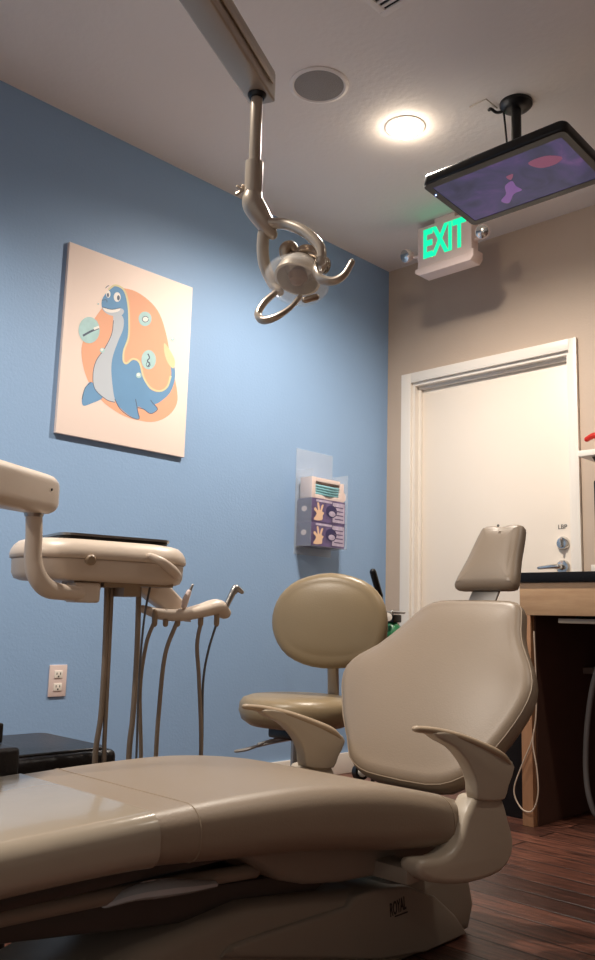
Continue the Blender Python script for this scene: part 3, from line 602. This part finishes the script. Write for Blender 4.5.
bm = prism(B(), [(1.45, y, z) for y, z in ((-2.35, .16), (-3.05, .25), (-3.05, .29), (-2.2, .22))], (.18, 0, 0), .008, 2); obj('lift_arm', bm, mat('dark_grey_casting', (70, 64, 60), .4), ch)
bm = B()
for xx in (1.42, 1.66): tube(bm, [(xx, -2.5, .27), (xx, -2.75, .285), (xx, -3.2, .30), (xx, -3.5, .305)], .014, 10)
obj('support_rails', bm, M_creamd, ch)
bm = box(B(), 1.40, 1.68, -3.3, -2.55, .306, .33, .01); obj('leg_pan', bm, MATS['dark_grey_casting'], ch)
# black cast lettering on the lift cover
N_ = X_; q = P(398, 908, x=1.683)
q = P(398, 907, x=1.6824); text('royal', 'ROYAL', .040, q, Vector((0, 1, .1)).normalized(), Vector((0, -.1, 1)).normalized(), X_, M_black, lb, .0005, .0006, .46)
q = P(401, 914, x=1.6824); obj('underline', box(B(), 1.6816, 1.6829, q.y-.022, q.y+.024, q.z-.002, q.z+.001), M_black, lb)
# clear sleeves and film hanging under the cushion
bm = B(); tube(bm, [P(108, 903, x=1.66), P(135, 893, x=1.68), P(165, 888, x=1.69), P(192, 886, x=1.69), P(212, 884, x=1.68)], [.012, .02, .024, .018, .012], 10, 5, flat=.6, up=(0, 0, 1)); obj('tubing_sleeve', bm, M_filmc, ch, label='clear crinkled plastic sleeve')

# ------------------------------------------------------------------ operator stool
SD = 2.98
sc0 = P(297, 712, SD); sc0.z = 0
st = empty('operator_stool', sc0, 'tan vinyl operator stool with oval backrest behind the patient chair', 'stool')
seat_top = P(297, 693, SD).z+.002; bb = P(330, 620, 3.06)
bdir = (CP-bb); bdir.z = 0; bdir.normalize(); bdir = (Matrix.Rotation(math.radians(-14), 3, 'Z') @ bdir)
sd = Vector((-bdir.y, bdir.x, 0)); nb = (bdir*math.cos(math.radians(8))+Z_*math.sin(math.radians(8))); vb = (Z_*math.cos(math.radians(8))-bdir*math.sin(math.radians(8)))
obk = cr([(-.19, -.065), (-.203, .01), (-.18, .085), (-.115, .145), (0, .172), (.115, .145), (.18, .085), (.203, .005), (.195, -.075), (.155, -.135), (.06, -.165), (-.05, -.165), (-.14, -.13)], 3, True); obk = [(u*1.045-.006, v) for u, v in obk]
obj('backrest', pad(B(), obk, bb, sd, vb, nb, .02, .04, .035, .014, .01), M_upg, st, 60)
seat_top -= .012
sk_ = Vector((sc0.x, sc0.y, seat_top-.045))
seatp = []
for s_, zz in ((.03, -.062), (.55, -.06), (.82, -.052), (.95, -.034), (1.0, -.006), (.985, .02), (.93, .036), (.8, .045), (.5, .049), (.03, .05)):
    seatp.append([sk_+Vector((math.cos(a)*.203*s_, math.sin(a)*.203*s_, zz)) for a in [2*PI*k/40 for k in range(40)]])
obj('seat', loft(B(), seatp), M_upg, st, 60)
b0 = bb-nb*.045-vb*.05
bm = B(); tube(bm, [b0, P(333, 668, 3.1), P(333, 700, 3.1), Vector((sc0.x, sc0.y, seat_top-.115))+(P(333, 700, 3.1)-sc0)*Vector((.8, .8, 0)).x*0+Vector(((P(333, 700, 3.1)-sc0).x*.9, (P(333, 700, 3.1)-sc0).y*.9, 0)), (sc0.x, sc0.y, seat_top-.115)], .021, 12, 5, flat=.4, up=bdir); obj('back_post', bm, M_nickl, st)
bm = B(); box(bm, sc0.x-.07, sc0.x+.07, sc0.y-.07, sc0.y+.07, seat_top-.142, seat_top-.108, .008); obj('mechanism', bm, M_black, st)
bm = B(); tube(bm, [P(298, 738, SD), P(275, 742, SD), P(258, 746, SD)], .005, 8); tube(bm, [P(298, 736, SD), P(276, 739, SD), P(258, 744, SD)], .004, 8); lv = obj('lever', bm, M_steel, st)
obj('lever_paddle', tube(B(), [P(262, 744, SD), P(248, 749, SD), P(237, 751, SD)], [.008, .012, .011], 12, 4, flat=.5, up=Z_), mat('grey_paddle', (150, 142, 134), .4), lv)
obj('gas_column', lathe(B(), [(0, .06), (.028, .06), (.028, .2), (.018, .2), (.018, seat_top-.126), (0, seat_top-.126)], sc0), M_steel, st)
for k in range(5):
    a = 2*PI*k/5+.3; d = Vector((math.cos(a), math.sin(a), 0)); lg = obj('base_leg', tube(B(), [sc0+Z_*.09, sc0+d*.13+Z_*.085, sc0+d*.25+Z_*.07], [.02, .016, .012], 10, 4), M_steel, st)
    bm = B()
    for s_ in (-.012, .012):
        q = sc0+d*.25+Z_*.026+Vector((-d.y, d.x, 0))*s_; lathe(bm, [(0, -.008), (.026, -.008), (.026, .008), (0, .008)], q, (-d.y, d.x, 0), 18)
    tube(bm, [sc0+d*.25+Z_*.026, sc0+d*.25+Z_*.07], .006, 8, 1); obj('caster', bm, M_black, lg)

# ------------------------------------------------------------------ oxygen cart behind the stool
q = P(392, 640, 3.75); ox, oy = q.x, q.y
t = empty('oxygen_cylinder', (ox, oy, .0), 'green oxygen cylinder with black regulator behind the stool', 'gas cylinder')
tz = P(392, 622, 3.75).z
obj('tank', lathe(B(), [(0, .03), (.05, .03), (.055, .05), (.055, tz-.06), (.045, tz-.025), (.02, tz), (0, tz)], (ox, oy, 0)), M_green, t)
bm = B(); box(bm, ox-.035, ox+.03, oy-.03, oy+.03, tz-.002, tz+.032, .006); obj('regulator', bm, M_black, t)
bm = B(); a = P(388, 617, 3.72); lathe(bm, [(0, 0), (.018, 0), (.018, .012), (0, .014)], a, (CP-a).normalized(), 20); obj('gauge', bm, M_white, t)
bm = B(); tube(bm, [P(384, 613, 3.74), P(392, 612, 3.74), P(404, 612.5, 3.74)], .006, 8, 1); tube(bm, [P(392, 612, 3.74), P(392, 620, 3.74)], .008, 8, 1); obj('valve_handle', bm, M_steel, t)
c_ = empty('cylinder_cart', (ox, oy, 0), 'black cart handle standing beside the green cylinder', 'cart')
bm = B(); box(bm, ox-.12, ox+.09, oy-.09, oy+.09, .012, .029, .003); obj('cart_base', bm, M_black, c_)
h0 = P(373, 572, 3.68); h1 = P(382, 604, 3.70)
obj('handle_bar', tube(B(), [h0, h1, Vector((h1.x+.02, h1.y+.01, .5)), Vector((ox-.09, oy-.02, .028))], .009, 12, 4), M_blackm, c_)
obj('grip', tube(B(), [h0, h0+(h1-h0)*.75], .015, 12, 1), M_black, c_)
for s_ in (-1, 1): obj('wheel', lathe(B(), [(0, -.01), (.028, -.01), (.03, 0), (.028, .01), (0, .01)], (ox+.09, oy+s_*.08, .03), (0, 1, 0), 20), M_black, c_)

# ------------------------------------------------------------------ delivery unit
T0 = P(10, 565, 2.08); T1 = P(180, 573, 2.33); zt = (T0.z+T1.z)/2+.004
Tc = Vector(((T0.x+T1.x)/2, (T0.y+T1.y)/2, zt)); Lx = Vector((T1.x-T0.x, T1.y-T0.y, 0)); hl = Lx.length/2; Lx.normalize(); Ly = Vector((-Lx.y, Lx.x, 0))   # Ly away from camera
du = empty('dental_delivery_unit', (Tc.x, Tc.y, 0), 'tan dental delivery unit with oval tray, jointed arm and hanging hoses', 'delivery unit')
def TL(px, py, off=0): return P(px, py, pl=(Tc+Ly*off, Ly))
so = rr(hl-.004, .135, .125, 8)
def tsec(k, z): return [Tc+Lx*p[0]*k[0]+Ly*p[1]*k[1]+Z_*z for p in so]
zT = TL(90, 541, -.05).z-Tc.z; zB = TL(90, 581, -.12).z-Tc.z
hT = zT-zB
bm = loft(B(), [tsec((.88, .78), zB), tsec((.945, .9), zB+.005), tsec((.972, .95), zB+.018), tsec((.978, .965), zB+hT*.5)]); obj('tray_body', bm, M_tan, du, 60)
bm = loft(B(), [tsec((.978, .965), zB+hT*.5+.001), tsec((1.0, 1.0), zB+hT*.53), tsec((1.006, 1.01), zB+hT*.6), tsec((.995, .985), zB+hT*.72), tsec((.965, .93), zB+hT*.84), tsec((.915, .85), zB+hT*.94), tsec((.84, .74), zT-.001), tsec((.7, .6), zT)]); obj('tray_top', bm, M_tan, du, 60)
kq = TL(90, 560, -.133); obj('knob', lathe(B(), [(0, -.006), (.012, -.006), (.013, .008), (.009, .012), (0, .012)], kq, -Ly, 20), M_tand, du)
bm = B(); tube(bm, [TL(150, 556, -.14), TL(162, 562, -.15), TL(173, 571, -.13), TL(177, 576, -.09)], [.008, .011, .013, .012], 12, 5); obj('tray_handle', bm, M_tan, du)
bm = B()
for px0, px1, py0, py1 in ((70, 96, 577, 590), (100, 120, 580, 588), (120, 135, 583, 597), (135, 168, 582, 588)):
    a = TL(px0, py0, -.06); b_ = TL(px1, py1, -.06); loft(bm, [[Tc+Lx*u+Ly*v+Z_*(zz-Tc.z) for u, v in (((a-Tc).dot(Lx), -.09), ((b_-Tc).dot(Lx), -.09), ((b_-Tc).dot(Lx), .0), ((a-Tc).dot(Lx), .0))] for zz in (min(a.z, b_.z), max(a.z, b_.z)+.01)])
obj('underside_blocks', bm, M_tand, du)
# arm tube and top box
ud = -.155
bm = B(); tube(bm, [TL(34, 512, ud), TL(34, 535, ud), TL(33, 558, ud), TL(37, 576, ud), TL(47, 588, ud+.01), TL(62, 592, ud+.03), TL(84, 594, ud+.07)], [.019, .019, .020, .022, .022, .019, .019], 20, 6); obj('arm_tube', bm, M_tan, du)
a = TL(72, 582, -.09); b_ = TL(97, 603, -.09); bm = pad(B(), rr((b_-a).dot(Lx)/2, (a.z-b_.z)/2, .008), (a+b_)/2, Lx, Z_, -Ly, .02, .05, .006); obj('arm_knuckle', bm, M_tan, du)
ae = TL(34, 512, ud); ad = (P(447, 612, 2)-CP); ad.z = 0; ad.normalize(); ad = (ad+Vector((0, 0, .035))).normalized(); asd = Vector((ad.y, -ad.x, 0)).normalized(); au = asd.cross(ad)
if au.z < 0: au = -au
ac = P(30, 492, 1.95)
bm = B(); AS = lambda s, k: [ac+ad*s+asd*p[0]*k+au*p[1]*k for p in rr(.042, .046, .026, 6)]
loft(bm, [AS(-.36, 1.05), AS(-.2, 1.03), AS(.03, 1), AS(.055, .98), AS(.07, .9), AS(.076, .7)]); obj('support_arm', bm, M_tan, du, 60)
pb_ = ac-ad*.32; obj('support_post', lathe(B(), [(0, 0), (.045, 0), (.045, .02), (.022, .035), (.022, pb_.z-.03), (0, pb_.z-.03)], (pb_.x, pb_.y, 0)), M_tan, du)
q = P(46, 491, 1.95); bm = lathe(B(), [(0, 0), (.003, 0), (.003, .002), (0, .002)], ac+ad*.02+asd*.0422+au*.008, asd, 10); obj('screw', bm, M_dark, du)
bm = B(); lathe(bm, [(0, -.012), (.02, -.012), (.024, 0), (.024, .012), (0, .012)], ae+Z_*.0, (0, 0, 1)); obj('arm_collar', bm, M_steel, du)
# side arm and handpiece holder
hd_ = .06
bm = prism(B(), [TL(*p, hd_) for p in ((136, 584), (160, 580), (172, 587), (184, 600), (190, 612), (192, 622), (176, 617), (160, 606), (144, 594))], Ly*.05, .008, 3); obj('holder_arm', bm, M_tan, du, 50)
bm = B(); tube(bm, [TL(143, 609, hd_-.01), TL(160, 614, hd_-.02), TL(180, 615, hd_-.03), TL(200, 611, hd_-.03), TL(216, 607, hd_-.02), TL(223, 612, hd_-.01)], [.014, .02, .023, .026, .030, .024], 14, 6, flat=.75, up=Z_); obj('holder_bar', bm, M_tan, du, 60)
bm = B()
for px in (155, 166, 178, 201, 217): obj('hose_socket', tube(B(), [TL(px, 612, hd_-.03), TL(px-.5, 624, hd_-.03)], .008, 10, 1), M_tand, du)
def hose(pts, r, off, m_=M_hose, nm='hose'):
    q = [TL(p[0], p[1], off) for p in pts]; l = q[-1]; e2 = Vector((.95, -2.12, .05)); l2 = Vector((l.x*.93+e2.x*.07, l.y*.93+e2.y*.07, .2))
    obj(nm, tube(B(), q+[l2, (l*.5+e2*.5)*1.0-Z_*((l*.5+e2*.5).z-.09), e2], r, 10, 5), m_, du)
hose([(107, 586), (105, 650), (101, 715), (95, 760)], .0072, -.02)
hose([(112, 586), (109, 650), (106, 710), (104, 760)], .0058, -.02)
hose([(139, 584), (137, 650), (133, 715), (129, 755)], .0075, -.02)
hose([(151, 582), (144, 620), (139, 680), (137, 740)], .003, -.05, M_hosed)
hose([(154, 622), (146, 645), (140, 690), (141, 755)], .0055, hd_-.03)
hose([(177, 622), (165, 655), (159, 710), (156, 755)], .0062, hd_-.03)
hose([(201, 622), (197, 645), (199, 680), (201, 750)], .0058, hd_-.03)
hose([(217, 622), (208, 652), (203, 685), (202, 750)], .0035, hd_-.03, M_hosed)
jb = box(B(), .85, 1.03, -2.2, -2.04, .0, .1, .01); obj('floor_junction_box', jb, M_tan, du)
# handpieces resting in the holder
t = empty('air_water_syringe', TL(228, 610, hd_-.03), 'silver air and water syringe standing in the right end of the holder', 'syringe')
bm = B(); tube(bm, [TL(224, 611, hd_-.03), TL(230, 598, hd_-.03), TL(234, 590, hd_-.03)], [.007, .009, .010], 12); obj('body', bm, M_steel, t)
bm = B(); tube(bm, [TL(234, 591, hd_-.03), TL(236, 588, hd_-.03), TL(242, 592, hd_-.03)], [.011, .010, .006], 10); obj('nozzle', bm, M_steel, t)
t = empty('dental_handpiece', TL(186, 606, hd_-.01), 'slim white handpiece standing in the middle of the holder', 'handpiece')
obj('body', tube(B(), [TL(184, 606, hd_-.04), TL(186, 599, hd_-.04), TL(189, 592, hd_-.04)], [.008, .009, .007], 12), M_ivory, t)
obj('tip', tube(B(), [TL(189, 593, hd_-.04), TL(192.5, 585, hd_-.04)], [.005, .0035], 10, 1), M_steel, t)
# black instrument tray on top
a = Tc+Z_*(zT+.0005)
t = empty('instrument_tray', a, 'thin black instrument tray lying on the delivery unit', 'tray')
u0 = (TL(48, 538, .02)-Tc).dot(Lx); u1 = (TL(166, 546, -.06)-Tc).dot(Lx); uc = (u0+u1)/2; uh = (u1-u0)/2
obj('tray_plate', pad(B(), rr(uh, .092, .03), a+Lx*uc+Z_*.003, Lx, Ly, Z_, .006, .003, .003), M_black, t)
rim = rr(uh+.004, .096, .033); rim2 = rr(uh-.004, .088, .027)
loft_r = lambda o, z: [a+Lx*(uc+p[0])+Ly*p[1]+Z_*z for p in o]
obj('tray_rim', loft(B(), [loft_r(rim, .007), loft_r(rim, .013), loft_r(rim2, .013), loft_r(rim2, .009)], closed_path=True), M_steel, t)

# ------------------------------------------------------------------ black bench and chair at left
bz = .40
a, b_, c_ = P(60, 733, z=bz), P(110, 750, z=bz), P(22, 760, z=bz)
t = empty('leather_bench', (.8, -2.7, 0), 'low black leather bench in front of the blue wall', 'bench')
bm = box(B(), .60, .97, -3.3, -2.345, .06, bz, .022, 4); obj('padded_body', bm, M_leather, t, 60)
bm = B(); sl = [(.622, -3.28), (.948, -3.28), (.948, -2.367), (.622, -2.367)]
obj('top_cushion', pad(B(), rr(.17, .462, .03), (.785, -2.8225, bz-.002), X_, Y_, Z_, .008, .001, .004, .006), M_leather, t)
for x in (.64, .93):
    for y in (-3.25, -2.4): obj('foot', box(B(), x-.02, x+.02, y-.02, y+.02, 0, .062, .004), M_black, t)
t = empty('leather_armchair', (1.1, -3.0, 0), 'black leather chair cut off by the left edge beside the bench', 'armchair')
a = P(21.5, 747, z=.46); ax0 = max(.985, a.x-.12)
bm = box(B(), ax0, a.x, a.y-.5, a.y, .0, .46, .012, 3); obj('armrest', bm, M_leather, t, 60)
a2 = P(4.5, 723, x=ax0+.05)
bm = box(B(), ax0, ax0+.05, a2.y-.12, a2.y, .46, a2.z, .006, 3); obj('backrest', bm, M_leather, t, 60)

# ------------------------------------------------------------------ world and view
w = bpy.data.worlds.new('world'); bpy.context.scene.world = w; w.use_nodes = True; w.node_tree.nodes['Background'].inputs[0].default_value = (.42, .40, .385, 1)
vs_ = bpy.context.scene.view_settings; vs_.view_transform = 'Standard'; vs_.look = 'None'; vs_.exposure = 0; vs_.gamma = 1; vs_.use_curve_mapping = False
